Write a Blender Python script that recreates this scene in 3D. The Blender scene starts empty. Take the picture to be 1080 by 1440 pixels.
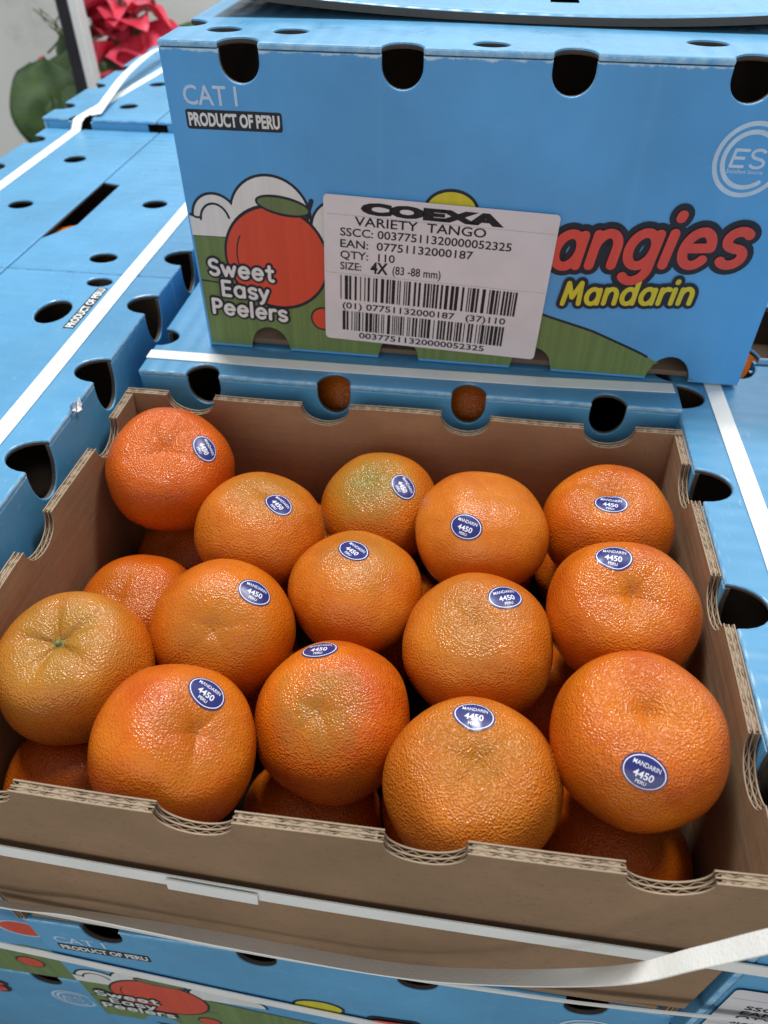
import bpy, bmesh, math, random
from mathutils import Vector, Matrix, Quaternion
random.seed(7)
scene = bpy.context.scene
COL = scene.collection
PI = math.pi

# ------------------------------------------------------------------ camera, world, lamps
cam_d = bpy.data.cameras.new('camera')
cam = bpy.data.objects.new('camera', cam_d)
COL.objects.link(cam)
scene.camera = cam
cam.location = (0.2509, -0.1387, 0.3141)
cam.rotation_euler = (math.radians(90 - 42.695), 0, math.radians(7.594))
cam_d.sensor_fit = 'HORIZONTAL'
cam_d.sensor_width = 36
cam_d.lens = 1066.44 * 36 / 1080
cam_d.clip_start = 0.01
cam_d.clip_end = 100
cam_d.dof.use_dof = True
cam_d.dof.focus_distance = 0.42
cam_d.dof.aperture_fstop = 14

world = bpy.data.worlds.new('World')
scene.world = world
world.use_nodes = True
bgn = world.node_tree.nodes['Background']
bgn.inputs[0].default_value = (0.86, 0.93, 1.0, 1)
bgn.inputs[1].default_value = 0.36

def area(name, loc, target, sx, sy, power, col):
    l = bpy.data.lights.new(name, 'AREA')
    l.shape = 'RECTANGLE'; l.size = sx; l.size_y = sy; l.energy = power; l.color = col
    o = bpy.data.objects.new(name, l); COL.objects.link(o)
    o.location = loc
    d = Vector(target) - Vector(loc)
    o.rotation_euler = d.to_track_quat('-Z', 'Y').to_euler()
    return o
area('ceiling_lamp', (-0.20, 0.92, 2.05), (0.2, 0.2, 0), 0.50, 0.36, 50, (1.0, 0.985, 0.96))
area('ceiling_lamp', (1.00, 0.75, 2.00), (0.2, 0.2, 0), 0.40, 0.30, 19, (1.0, 0.985, 0.96))
area('window_lamp', (0.5, 2.35, 1.35), (0.2, 0.3, 0), 3.2, 1.1, 24, (0.93, 0.97, 1.0))  # added light behind the stack to brighten the carton tops, no window there
area('shop_front_lamp', (0.1, -2.6, 0.9), (0.2, 0.2, 0), 3.0, 1.6, 27, (1.0, 0.98, 0.95))  # added fill from the camera side, lifts the front faces

scene.cycles.max_bounces = 7
scene.cycles.diffuse_bounces = 4
scene.cycles.caustics_reflective = False
scene.cycles.caustics_refractive = False
scene.view_settings.view_transform = 'Standard'
scene.view_settings.look = 'None'
scene.view_settings.exposure = 0.0
scene.view_settings.gamma = 1.0

# ------------------------------------------------------------------ generic helpers
def tag(o, label=None, cat=None, group=None, kind=None):
    if label: o['label'] = label
    if cat: o['category'] = cat
    if group: o['group'] = group
    if kind: o['kind'] = kind
    return o

def empty(name, loc=(0, 0, 0), rotz=0, label=None, cat=None, group=None):
    o = bpy.data.objects.new(name, None)
    o.empty_display_size = 0.05
    COL.objects.link(o)
    o.location = loc; o.rotation_euler = (0, 0, rotz)
    return tag(o, label, cat, group)

def obj(name, me, mats=None, parent=None, M=None):
    o = bpy.data.objects.new(name, me)
    COL.objects.link(o)
    if mats is not None:
        if not isinstance(mats, (list, tuple)): mats = [mats]
        for k, m in enumerate(mats):      # clear() would reset the faces' slots
            if k < len(me.materials): me.materials[k] = m
            else: me.materials.append(m)
    if parent: o.parent = parent
    if M is not None: o.matrix_local = M
    return o

def mesh(name, vs, fs, mi=None, smooth=False):
    me = bpy.data.meshes.new(name)
    me.from_pydata([tuple(v) for v in vs], [], fs)
    if mi: me.polygons.foreach_set('material_index', mi)
    if smooth: me.polygons.foreach_set('use_smooth', [True] * len(me.polygons))
    me.update()
    return me

def frame(o, x, y, z):
    "matrix with columns x, y, z at origin o"
    m = Matrix.Identity(4)
    for i, a in enumerate((x, y, z)):
        for k in range(3): m[k][i] = a[k]
    for k in range(3): m[k][3] = o[k]
    return m

def boxmesh(x0, x1, y0, y1, z0, z1, bev=0.0):
    bm = bmesh.new()
    bmesh.ops.create_cube(bm, size=1)
    for v in bm.verts:
        v.co = Vector(((x0 + x1) / 2 + v.co.x * (x1 - x0), (y0 + y1) / 2 + v.co.y * (y1 - y0), (z0 + z1) / 2 + v.co.z * (z1 - z0)))
    if bev: bmesh.ops.bevel(bm, geom=bm.edges[:], offset=bev, segments=2, profile=0.5, affect='EDGES')
    me = bpy.data.meshes.new('box'); bm.to_mesh(me); bm.free()
    return me

def slab(outer, holes=(), t=0.004, bev=0.0009, seam=None):
    "flat board with real cut-outs: outside face at w=0, thickness towards -w; slots 0 outside, 1 inside, 2 cut edge"
    cu = bpy.data.curves.new('c', 'CURVE')
    cu.dimensions = '2D'; cu.fill_mode = 'BOTH'
    cu.extrude = t / 2 - bev; cu.bevel_depth = bev; cu.bevel_resolution = 1; cu.offset = -bev
    for pts in [outer] + list(holes):
        sp = cu.splines.new('POLY'); sp.points.add(len(pts) - 1)
        for p, q in zip(sp.points, pts): p.co = (q[0], q[1], 0, 1)
        sp.use_cyclic_u = True
    tmp = bpy.data.objects.new('c', cu)
    me = bpy.data.meshes.new_from_object(tmp)
    bpy.data.objects.remove(tmp); bpy.data.curves.remove(cu)
    for v in me.vertices: v.co.z -= t / 2
    mi = []
    xs = [q[0] for q in outer]; ys = [q[1] for q in outer]
    box = {'x0': min(xs), 'x1': max(xs), 'y0': min(ys), 'y1': max(ys)}
    for p in me.polygons:
        c = p.center.z
        fold = any(abs((p.center.x if k[0] == 'x' else p.center.y) - b) < .0011 for k, b in box.items() if k != seam)
        if abs(p.normal.z) > .8: mi.append(0 if c > -t / 2 else 1)
        elif fold: mi.append(3)          # printed paper runs round the fold and rubs pale there
        elif c > -.0009 and abs(p.normal.z) > .25: mi.append(0)
        else: mi.append(2)
    me.materials.clear()
    for k in range(4): me.materials.append(None)
    me.polygons.foreach_set('material_index', mi)
    me.polygons.foreach_set('use_smooth', [False] * len(mi))
    me.update()
    return me

def ell(cx, cy, rx, ry, n=24, a0=0.0, a1=2 * PI, rot=0.0, close=True):
    out = []
    for i in range(n + (0 if close else 1)):
        a = a0 + (a1 - a0) * i / n
        x, y = rx * math.cos(a), ry * math.sin(a)
        out.append((cx + x * math.cos(rot) - y * math.sin(rot), cy + x * math.sin(rot) + y * math.cos(rot)))
    return out

# ------------------------------------------------------------------ materials
class N:
    def __init__(s, name, rough=0.6, spec=0.5):
        s.m = bpy.data.materials.new(name); s.m.use_nodes = True
        s.t = s.m.node_tree; s.b = s.t.nodes['Principled BSDF']
        s.b.inputs['Roughness'].default_value = rough
        s.b.inputs['Specular IOR Level'].default_value = spec
        s.co = s.t.nodes.new('ShaderNodeTexCoord').outputs['Object']
    def n(s, typ, **kw):
        nd = s.t.nodes.new('ShaderNode' + typ)
        for k, v in kw.items():
            if k.startswith('_'): setattr(nd, k[1:], v)
            else:
                inp = nd.inputs[int(k[1:])] if k[0] == 'i' and k[1:].isdigit() else nd.inputs[k.replace('_', ' ')]
                if hasattr(v, 'is_output') or isinstance(v, bpy.types.NodeSocket): s.t.links.new(v, inp)
                else: inp.default_value = v
        return nd
    def link(s, a, b): s.t.links.new(a, b)
    def noise(s, scale, detail=3, rough=.5, vec=None, dist=0.0):
        return s.n('TexNoise', Vector=vec or s.co, Scale=scale, Detail=detail, Roughness=rough, Distortion=dist).outputs['Fac']
    def ramp(s, fac, a, b, ca=(0, 0, 0, 1), cb=(1, 1, 1, 1)):
        r = s.n('ValToRGB', Fac=fac); e = r.color_ramp.elements
        e[0].position = a; e[1].position = b; e[0].color = ca; e[1].color = cb
        return r.outputs['Color']
    def mix(s, fac, a, b, blend='MIX'):
        nd = s.n('MixRGB', _blend_type=blend)
        for k, v in zip((0, 1, 2), (fac, a, b)):
            if isinstance(v, bpy.types.NodeSocket): s.link(v, nd.inputs[k])
            elif k == 0: nd.inputs[0].default_value = v
            else: nd.inputs[k].default_value = tuple(v) + (1,) if len(v) == 3 else v
        return nd.outputs[0]
    def math(s, op, a, b=None, c=None):
        nd = s.n('Math', _operation=op)
        for k, v in enumerate((a, b, c)):
            if v is None: continue
            if isinstance(v, bpy.types.NodeSocket): s.link(v, nd.inputs[k])
            else: nd.inputs[k].default_value = v
        return nd.outputs[0]
    def bump(s, h, strength, dist, normal=None):
        nd = s.n('Bump', Strength=strength, Distance=dist, Height=h)
        if normal: s.link(normal, nd.inputs['Normal'])
        return nd.outputs[0]
    def col(s, v):
        if isinstance(v, bpy.types.NodeSocket): s.link(v, s.b.inputs['Base Color'])
        else: s.b.inputs['Base Color'].default_value = tuple(v) + (1,)
    def nrm(s, v): s.link(v, s.b.inputs['Normal'])

def mat_blue(name, base=(0.098, 0.355, 0.62), flute=1.0, rough=0.42, wear_v=None, scuff=.40):
    m = N(name, rough, .45)
    sep = m.n('SeparateXYZ', Vector=m.co)
    wv = m.n('TexWave', Vector=m.co, Scale=22.0, Distortion=0.6, Detail=1.0, Detail_Scale=4.0)
    streakv = m.n('Mapping', Vector=m.co, Scale=(90, 4, 4)).outputs[0]
    streak = m.noise(1.0, 3, .6, streakv)
    big = m.noise(9, 3, .55)
    c = m.mix(m.ramp(big, .35, .7), [x * .9 for x in base], [min(1, x * 1.1) for x in base])
    c = m.mix(m.math('MULTIPLY', m.ramp(streak, .55, .8), .22), c, (base[0] * 1.7, base[1] * 1.3, base[2] * 1.12))
    # rubbed paper showing through the print, plus smeary sheen painted in pale
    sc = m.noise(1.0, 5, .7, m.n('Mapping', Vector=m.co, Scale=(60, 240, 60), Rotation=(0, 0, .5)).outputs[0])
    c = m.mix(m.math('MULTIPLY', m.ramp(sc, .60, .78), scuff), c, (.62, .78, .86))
    if wear_v is not None:
        d = m.math('SUBTRACT', wear_v, sep.outputs[1])
        edge = m.math('ADD', m.math('MULTIPLY', m.noise(55, 4, .7), .010), -0.0035)
        w = m.ramp(m.math('MULTIPLY', m.math('SUBTRACT', edge, d), 700), .0, .9)
        c = m.mix(m.math('MULTIPLY', w, .75), c, (.62, .8, .88))
    m.col(c)
    r = m.mix(m.ramp(m.noise(30, 4, .6), .3, .75), (rough - .1,) * 3, (rough + .18,) * 3)
    m.link(r, m.b.inputs['Roughness'])
    b = m.bump(m.noise(14, 3, .5), .35, .006)
    b = m.bump(wv.outputs['Fac'], .34 * flute, .0006, b)
    b = m.bump(m.noise(700, 2), .06, .0004, b)
    m.nrm(b)
    return m.m

def mat_kraft(name, base=(0.33, 0.215, 0.135), flute=.3, rough=.8, dark=.82):
    m = N(name, rough, .25)
    fib = m.noise(1.0, 5, .7, m.n('Mapping', Vector=m.co, Scale=(120, 500, 500)).outputs[0])
    big = m.noise(10, 4, .6)
    c = m.mix(m.ramp(big, .3, .72), [x * dark for x in base], base)
    c = m.mix(m.math('MULTIPLY', m.ramp(fib, .5, .75), .18), c, [x * 1.35 for x in base])
    c = m.mix(m.math('MULTIPLY', m.ramp(m.noise(400, 2), .60, .70), .35), c, [x * .5 for x in base])
    c = m.mix(m.math('MULTIPLY', m.ramp(m.noise(34, 5, .7), .58, .72), .30), c, [x * .6 for x in base])
    m.col(c)
    wv = m.n('TexWave', Vector=m.co, Scale=22.0, Distortion=0.4, Detail=1.0)
    b = m.bump(m.noise(12, 2), .3, .005)
    b = m.bump(m.noise(1.0, 3, .55, m.n('Mapping', Vector=m.co, Scale=(5, 5, 55)).outputs[0]), .35, .004, b)
    b = m.bump(wv.outputs['Fac'], flute, .0005, b)
    b = m.bump(fib, .12, .0004, b)
    m.nrm(b)
    return m.m

def mat_plain(name, base, rough=.5, spec=.5, var=.12, scale=40, bump=.05):
    m = N(name, rough, spec)
    f = m.noise(scale, 4, .6)
    m.col(m.mix(m.ramp(f, .3, .7), [x * (1 - var) for x in base], [min(1, x * (1 + var)) for x in base]))
    if bump: m.nrm(m.bump(m.noise(scale * 8, 2), bump, .0006))
    return m.m

def mat_print(name, base, streak=.12):
    m = N(name, .5, .4)
    f = m.noise(1.0, 3, .6, m.n('Mapping', Vector=m.co, Scale=(160, 3, 3)).outputs[0])
    c = m.mix(m.ramp(f, .35, .7), [x * (1 - streak) for x in base], [min(1, x * (1 + streak)) for x in base])
    m.col(c)
    wv = m.n('TexWave', Vector=m.co, Scale=22.0, Distortion=0.5, Detail=1.0)
    m.nrm(m.bump(wv.outputs['Fac'], .2, .0006))
    return m.m

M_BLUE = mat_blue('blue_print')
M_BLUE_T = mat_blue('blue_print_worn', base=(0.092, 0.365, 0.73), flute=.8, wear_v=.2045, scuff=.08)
def mat_fold():
    m = N('blue_fold_worn', .5, .4)
    c = m.mix(m.ramp(m.noise(90, 5, .7), .35, .7), (.10, .37, .70), (.42, .66, .80))
    m.col(m.mix(m.ramp(m.noise(400, 3, .7), .62, .72), c, (.70, .80, .84)))
    return m.m
M_FOLD = mat_fold()
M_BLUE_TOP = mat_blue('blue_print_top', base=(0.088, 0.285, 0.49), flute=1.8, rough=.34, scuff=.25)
M_KRAFT = mat_kraft('kraft')
M_KRAFT_TRAY = mat_kraft('kraft_tray', (0.335, 0.215, 0.125), dark=.70)
M_INNER = mat_kraft('kraft_inner', (0.17, 0.12, 0.085))  # kraft darkened in its colour to stand for shade inside the cartons
M_EDGE = mat_kraft('kraft_cut_edge', (0.37, 0.285, 0.20), 0, dark=.65)
M_PAD = mat_plain('pulp_pad', (.045, .026, .020), .85, .2, .3, 60, .3)  # dark base colour paints the shade in the gaps between fruit
M_EDGE_D = mat_kraft('kraft_cut_edge_dark', (0.10, 0.078, 0.062), 0)
M_FLUTE = mat_kraft('kraft_flute', (0.22, 0.155, 0.10), 0)
M_WHITE = mat_print('print_white', (0.70, 0.72, 0.70), .06)
M_BLACK = mat_print('print_black', (0.012, 0.018, 0.032), .1)
M_RED = mat_print('print_red', (0.62, 0.075, 0.035), .06)
M_LOGO = mat_print('print_logo_red', (0.66, 0.075, 0.055), .06)
M_GREEN = mat_print('print_green', (0.145, 0.225, 0.075), .17)
M_LEAFP = mat_print('print_leaf', (0.13, 0.19, 0.075), .1)
M_YELLOW = mat_print('print_yellow', (0.62, 0.55, 0.035), .08)
M_PALE = mat_print('print_pale_blue', (0.50, 0.66, 0.82), .05)
M_PAPER = mat_plain('label_paper', (0.66, 0.65, 0.68), .45, .4, .05, 30, .02)
M_INK = mat_plain('label_ink', (0.02, 0.02, 0.024), .6, .2, .3, 300, 0)
M_INKGREY = mat_plain('label_crease', (0.42, 0.41, 0.43), .6, .2, .3, 300, 0)
M_NAVY = mat_plain('sticker_navy', (0.022, 0.026, 0.15), .28, .5, .1, 200, .03)
M_STW = mat_plain('sticker_white', (0.72, 0.72, 0.80), .35, .5, .03, 200, 0)

def mat_strap():
    m = N('strap_plastic', .42, .5)
    m.col(m.mix(m.ramp(m.noise(30, 4), .3, .7), (.80, .81, .78), (.90, .91, .88)))
    ch = m.n('TexVoronoi', Vector=m.co, Scale=700.0)
    m.nrm(m.bump(ch.outputs['Distance'], .25, .0004, m.bump(m.noise(60, 2), .3, .001)))
    m.b.inputs['Transmission Weight'].default_value = 0.0
    return m.m
M_STRAP = mat_strap()

def mat_peel(name, c1, c2, green, gcol, seed, pole=.72, rough=.25, pores=1.0):
    m = N(name, rough, .42)
    co = m.n('Mapping', Vector=m.co, Location=(seed * 1.7, seed * .9, seed * 2.3)).outputs[0]
    nrmv = m.n('VectorMath', _operation='NORMALIZE'); m.link(m.co, nrmv.inputs[0])
    z = m.n('SeparateXYZ', Vector=nrmv.outputs[0]).outputs[2]
    big = m.noise(28, 3, .55, co)
    mid = m.noise(140, 4, .6, co)
    c = m.mix(m.ramp(big, .32, .68), c1, c2)
    c = m.mix(m.math('MULTIPLY', m.ramp(mid, .5, .78), .35), c, [min(1, x * 1.25 + .01) for x in c2])
    # green blush round the stem end, broken up
    zz = m.math('ADD', z, m.math('MULTIPLY', m.math('SUBTRACT', m.noise(45, 4, .6, co), .5), .55))
    g = m.math('MULTIPLY', m.ramp(zz, pole - .30, pole + .30), green)
    c = m.mix(g, c, gcol)
    # oil glands: small darker pits
    vo = m.n('TexVoronoi', Vector=co, Scale=900.0, _feature='SMOOTH_F1', Smoothness=.35)
    d = vo.outputs['Distance']
    c = m.mix(m.math('MULTIPLY', m.ramp(d, .12, .42, (1, 1, 1, 1), (0, 0, 0, 1)), .30), c, [x * .55 for x in c1])
    # small brown specks
    sp = m.ramp(m.noise(260, 2, .5, co), .74, .78)
    c = m.mix(m.math('MULTIPLY', sp, .5), c, (.16, .06, .012))
    m.col(c)
    b = m.bump(m.noise(60, 2, .5, co), .11, .004)
    b = m.bump(m.noise(520, 3, .6, co), .07 * pores, .0010, b)
    b = m.bump(d, .62 * pores, .0008, b)
    m.nrm(b)
    r = m.mix(m.ramp(m.noise(90, 3, .6, co), .3, .7), (rough - .06,) * 3, (rough + .1,) * 3)
    m.link(r, m.b.inputs['Roughness'])
    return m.m

# ------------------------------------------------------------------ flat print helpers (u, v on a panel, w outwards)
class Print:
    def __init__(s): s.v = []; s.f = []; s.k = 0
    def poly(s, pts, w):
        "star- or convex-ish flat polygon as one n-gon"
        n = len(s.v); s.v += [(x, y, w) for x, y in pts]; s.f.append(list(range(n, n + len(pts))))
    def capsule(s, a, b, r, w, n=8):
        dx, dy = b[0] - a[0], b[1] - a[1]
        an = math.atan2(dy, dx) if (dx or dy) else 0
        pts = [(a[0] + r * math.cos(an + PI / 2 + PI * i / n), a[1] + r * math.sin(an + PI / 2 + PI * i / n)) for i in range(n + 1)]
        pts += [(b[0] + r * math.cos(an - PI / 2 + PI * i / n), b[1] + r * math.sin(an - PI / 2 + PI * i / n)) for i in range(n + 1)]
        s.poly(pts, w)
    def stroke(s, pts, r, w, closed=False):
        n = len(pts); L = []; Rr = []
        for i, p in enumerate(pts):
            a = pts[(i - 1) % n] if (closed or i > 0) else p
            b = pts[(i + 1) % n] if (closed or i < n - 1) else p
            dx, dy = b[0] - a[0], b[1] - a[1]; l = math.hypot(dx, dy) or 1
            nx, ny = -dy / l, dx / l
            L.append((p[0] + nx * r, p[1] + ny * r)); Rr.append((p[0] - nx * r, p[1] - ny * r))
        k = len(s.v)
        s.v += [(x, y, w) for x, y in L] + [(x, y, w) for x, y in Rr]
        for i in range(n if closed else n - 1):
            j = (i + 1) % n
            s.f.append([k + i, k + n + i, k + n + j, k + j])
        if not closed:
            s.poly(ell(pts[0][0], pts[0][1], r, r, 16), w + 2e-6)
            s.poly(ell(pts[-1][0], pts[-1][1], r, r, 16), w + 4e-6)
    def mesh(s, name):
        me = mesh(name, s.v, s.f)
        bm = bmesh.new(); bm.from_mesh(me)
        for f in bm.faces:
            if f.normal.z < 0: f.normal_flip()
        bmesh.ops.triangulate(bm, faces=[f for f in bm.faces if len(f.verts) > 4])
        bm.to_mesh(me); bm.free()
        return me

def A(cx, cy, rx, ry, d0, d1, n=18):
    return [(cx + rx * math.cos(math.radians(d0 + (d1 - d0) * i / n)), cy + ry * math.sin(math.radians(d0 + (d1 - d0) * i / n))) for i in range(n + 1)]
BOWL = ('ring', [(p) for p in A(.46, .5, .46, .5, 0, 360, 28)[:-1]])
GLYPH = {   # rounded stroke letters, x-height 1: (advance, strokes)
 'a': (1.30, [BOWL, ('seg', [(.92, .95), (.92, .02)])]),
 'n': (1.16, [('seg', [(0, .97), (0, .02)]), ('line', A(.41, .55, .41, .45, 180, 0) + [(.82, .3), (.82, .02)])]),
 'g': (1.30, [BOWL, ('line', [(.92, .95), (.92, .4), (.92, -.05)] + A(.46, -.08, .46, .40, 0, -140))]),
 'i': (.42, [('seg', [(0, .97), (0, .02)]), ('seg', [(0, 1.42), (0.02, 1.5)])]),
 'e': (1.26, [('seg', [(.08, .52), (.90, .52)]), ('line', A(.46, .5, .46, .5, 3, 318, 28))]),
 's': (1.0, [('line', A(.40, .755, .36, .245, 35, 270, 16)[:-1] + A(.40, .245, .37, .245, 90, -150, 16))]),
 'M': (1.62, [('seg', [(0, 0), (.14, 1.42)]), ('seg', [(.14, 1.42), (.62, .45)]), ('seg', [(.62, .45), (1.12, 1.42)]), ('seg', [(1.12, 1.42), (1.26, 0)])]),
 'd': (1.30, [BOWL, ('seg', [(.92, 1.5), (.92, .02)])]),
 'r': (.80, [('seg', [(0, .97), (0, .02)]), ('line', A(.41, .52, .41, .47, 180, 68))]),
 'S': (1.18, [('line', A(.48, 1.06, .42, .36, 40, 270, 16)[:-1] + A(.48, .35, .44, .35, 90, -150, 16))]),
 'w': (1.62, [('seg', [(0, .95), (.32, .05)]), ('seg', [(.32, .05), (.64, .85)]), ('seg', [(.64, .85), (.96, .05)]), ('seg', [(.96, .05), (1.28, .95)])]),
 't': (.82, [('line', [(.26, 1.35), (.26, .6), (.26, .28)] + A(.5, .27, .24, .27, 180, 300, 8)), ('seg', [(0, .95), (.58, .95)])]),
 'E': (1.12, [('seg', [(0, 0), (0, 1.4)]), ('seg', [(0, 1.4), (.74, 1.4)]), ('seg', [(0, .72), (.66, .72)]), ('seg', [(0, 0), (.74, 0)])]),
 'y': (1.12, [('seg', [(0, .95), (.40, .08)]), ('line', [(.82, .95), (.40, .02), (.26, -.28), (.08, -.40)])]),
 'P': (1.10, [('seg', [(0, 0), (0, 1.4)]), ('line', [(0, 1.4), (.38, 1.4)] + A(.40, 1.03, .40, .37, 90, -90, 14) + [(0, .66)])]),
 'l': (.42, [('seg', [(0, 1.45), (0, .02)])]),
 'T': (1.2, [('seg', [(0, 1.4), (1.0, 1.4)]), ('seg', [(.5, 1.4), (.5, 0)])]),
}
def stroke_text(pr, word, u, v, xh, r, w, shear=0.0, rot=0.0, space=0.0, sx=1.0):
    "add a word of stroke letters to a Print; returns the end u"
    x = 0.0
    def P(p):
        px, py = (x + p[0] * sx + p[1] * shear) * xh, p[1] * xh
        return (u + px * math.cos(rot) - py * math.sin(rot), v + px * math.sin(rot) + py * math.cos(rot))
    for ch in word:
        adv, strokes = GLYPH[ch]
        for typ, pts in strokes:
            q = [P(p) for p in pts]
            pr.k += 1
            ww = w + pr.k * 3e-6
            if typ == 'ring': pr.stroke(q, r, ww, True)
            elif typ == 'seg': pr.capsule(q[0], q[1], r, ww)
            else: pr.stroke(q, r, ww)
        x += adv * sx + space
    return x * xh

_tc = {}
def text_mesh(body, size, bold=0.0, sx=1.0, spacing=1.0):
    key = (body, size, bold, sx, spacing)
    if key in _tc: return _tc[key].copy()
    cu = bpy.data.curves.new('t', 'FONT')
    cu.body = body; cu.size = size; cu.offset = bold; cu.fill_mode = 'FRONT'; cu.resolution_u = 3
    cu.space_character = spacing
    tmp = bpy.data.objects.new('t', cu)
    me = bpy.data.meshes.new_from_object(tmp)
    bpy.data.objects.remove(tmp); bpy.data.curves.remove(cu)
    me.materials.clear()
    for v in me.vertices: v.co.x *= sx
    _tc[key] = me
    return me.copy()

def join_text(items):
    "items: (mesh, u, v, rot, w, fit_width or None) left aligned -> one mesh"
    vs, fs = [], []
    for me, u, v, rot, w, fit in items:
        xs = [q.co.x for q in me.vertices]; x0, x1 = min(xs), max(xs)
        k = fit / (x1 - x0) if fit else 1.0
        n = len(vs)
        for q in me.vertices:
            x, y = (q.co.x - x0) * k, q.co.y
            vs.append((u + x * math.cos(rot) - y * math.sin(rot), v + x * math.sin(rot) + y * math.cos(rot), w))
        fs += [[n + i for i in p.vertices] for p in me.polygons]
    me = mesh('lettering', vs, fs)
    bm = bmesh.new(); bm.from_mesh(me)
    for f in bm.faces:
        if f.normal.z < 0: f.normal_flip()
    bm.to_mesh(me); bm.free()
    return me

# ------------------------------------------------------------------ printed front of a carton
def rrect(u0, u1, v0, v1, r, n=5):
    out = []
    for cx, cy, a in ((u1 - r, v1 - r, 0), (u0 + r, v1 - r, 90), (u0 + r, v0 + r, 180), (u1 - r, v0 + r, 270)):
        out += A(cx, cy, r, r, a, a + 90, n)
    return out

def hill(u): # top outline of the green hill
    P = [(0, .088), (.10, .087), (.20, .066), (.255, .0455), (.29, .036), (.325, .022), (.352, .009), (.372, .0015)]
    for (a, b), (c, d) in zip(P, P[1:]):
        if a <= u <= c: return b + (d - b) * (u - a) / (c - a)
    return .0015

ART = None
def make_art():
    out = []   # (name, mesh, material)
    def one(name, mat, fn):
        p = Print(); fn(p); out.append((name, p.mesh(name), mat))
    NOTCH = [.05 + .1 * i for i in range(4)]
    def foot(u):   # print stops where the half-round hole at the foot of the panel is cut
        for c in NOTCH:
            if abs(u - c) < .0152: return .0022 + .0172 * math.sqrt(max(0, 1 - ((u - c) / .0152) ** 2))
        return .0022
    def greens(p):
        U = sorted(set([.002 + i * .003 for i in range(124)] + [c + s * .0152 for c in NOTCH for s in (-1, 1)]))
        U = [u for u in U if u <= .3715]
        n = len(p.v)
        for u in U: p.v += [(u, min(foot(u), hill(u) - 1e-4), .0001), (u, hill(u), .0001)]
        for i in range(len(U) - 1): p.f.append([n + 2 * i, n + 2 * i + 2, n + 2 * i + 3, n + 2 * i + 1])
    one('hill_print', M_GREEN, greens)
    def lines(p):
        U = [.102 + .230 * i / 40 for i in range(41)]
        p.stroke([(u, hill(u)) for u in U], .0009, .00016)
        p.stroke([(.003 + .02 * i, .0545 - .002 * math.sin(i)) for i in range(6)], .0006, .00017)
        p.stroke([(.20, .035), (.222, .018), (.231, .0125)], .0006, .00018)
    one('hill_outline', M_BLACK, lines)
    DISC = [(.0205, .102, .0155), (.060, .104, .0275), (.108, .099, .0185), (.130, .090, .014)]
    def cloud(p, grow, w):
        for i, (x, y, r) in enumerate(DISC):
            pts = [(max(.0015, q[0]), max(.0885 - grow * .3, q[1])) for q in ell(x, y, r + grow, r + grow, 48)]
            p.poly(pts, w + i * 4e-6)
        p.poly([(.0015, .0885 - grow * .3), (.14, .0885 - grow * .3), (.14, .098), (.0015, .102)], w + 3e-5)
    one('cloud_outline', M_BLACK, lambda p: cloud(p, .0018, .0002))
    one('cloud_print', M_WHITE, lambda p: cloud(p, 0, .0003))
    def small_cloud(p):
        p.stroke(A(.020, .099, .0105, .0125, 15, 175, 18), .0008, .00036)
        p.stroke([(.0025, .1035), (.006, .1015), (.010, .1015)], .0008, .000365)
    one('cloud_line', M_BLACK, small_cloud)
    FR = (.0615, .0745, .0365)
    one('fruit_outline', M_BLACK, lambda p: (p.poly(ell(FR[0], FR[1], FR[2] + .0018, FR[2] + .0024, 56), .0004), p.poly(ell(.093, .030, .0095, .0095, 32), .00041)))
    one('fruit_print', M_RED, lambda p: (p.poly(ell(FR[0], FR[1], FR[2], FR[2], 56), .00045), p.poly(ell(.093, .030, .0082, .0082, 32), .00046)))
    one('leaf_outline', M_BLACK, lambda p: (p.poly(ell(.0695, .1125, .0195, .0068, 32, rot=-.16), .0005), p.stroke([(.0895, .117), (.087, .110), (.0855, .104)], .0016, .00052),
                                            p.stroke(A(FR[0], FR[1], .029, .031, 150, 215, 12), .0005, .00051)))
    one('leaf_print', M_LEAFP, lambda p: p.poly(ell(.0695, .1125, .0178, .0050, 32, rot=-.16), .00055))
    SL = (('Sweet', .0100, .0600, .0080), ('Easy', .0180, .0440, .0080), ('Peelers', .0085, .0290, .0080))
    def slog(p, r, w):
        for t, u, v, xh in SL: stroke_text(p, t, u, v, xh, r, w, rot=-.05, space=.12, sx=.92)
    one('slogan_outline', M_BLACK, lambda p: slog(p, .0030, .0006))
    one('slogan_lettering', M_WHITE, lambda p: slog(p, .00125, .0010))
    # sun-like yellow dome behind the label
    one('yellow_outline', M_BLACK, lambda p: p.poly(ell(.184, .1155, .0185, .0145, 36), .0004))
    one('yellow_print', M_YELLOW, lambda p: p.poly(ell(.184, .1155, .0165, .0125, 36), .00045))
    # brand name
    def brand(p, r, w):
        stroke_text(p, 'T', .2190, .0680, .028, r, w, shear=.22, rot=.075, sx=.85)
        stroke_text(p, 'angies', .2535, .0828, .0221, r, w, shear=.22, rot=.075, space=.09, sx=.80)
    one('brand_outline', M_BLACK, lambda p: brand(p, .0072, .0006))
    one('brand_lettering', M_LOGO, lambda p: brand(p, .0032, .0017))
    def sub(p, r, w): stroke_text(p, 'Mandarin', .2655, .0560, .0108, r, w, shear=.17, rot=.075, space=.12, sx=.80)
    one('variety_outline', M_BLACK, lambda p: sub(p, .0042, .0011))
    one('variety_lettering', M_YELLOW, lambda p: sub(p, .00165, .0014))
    one('trade_mark', M_BLACK, lambda p: (p.stroke(ell(.3895, .1215, .0035, .0035, 24), .0005, .0003, True), p.capsule((.3885, .1198), (.3885, .1232), .0004, .0003), p.stroke(A(.3885, .1224, .0016, .0009, 90, -90, 8), .0004, .00032), p.capsule((.3889, .1213), (.3902, .1198), .0004, .00033)))
    # round logo with letters
    C = (.3605, .1560)
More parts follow.
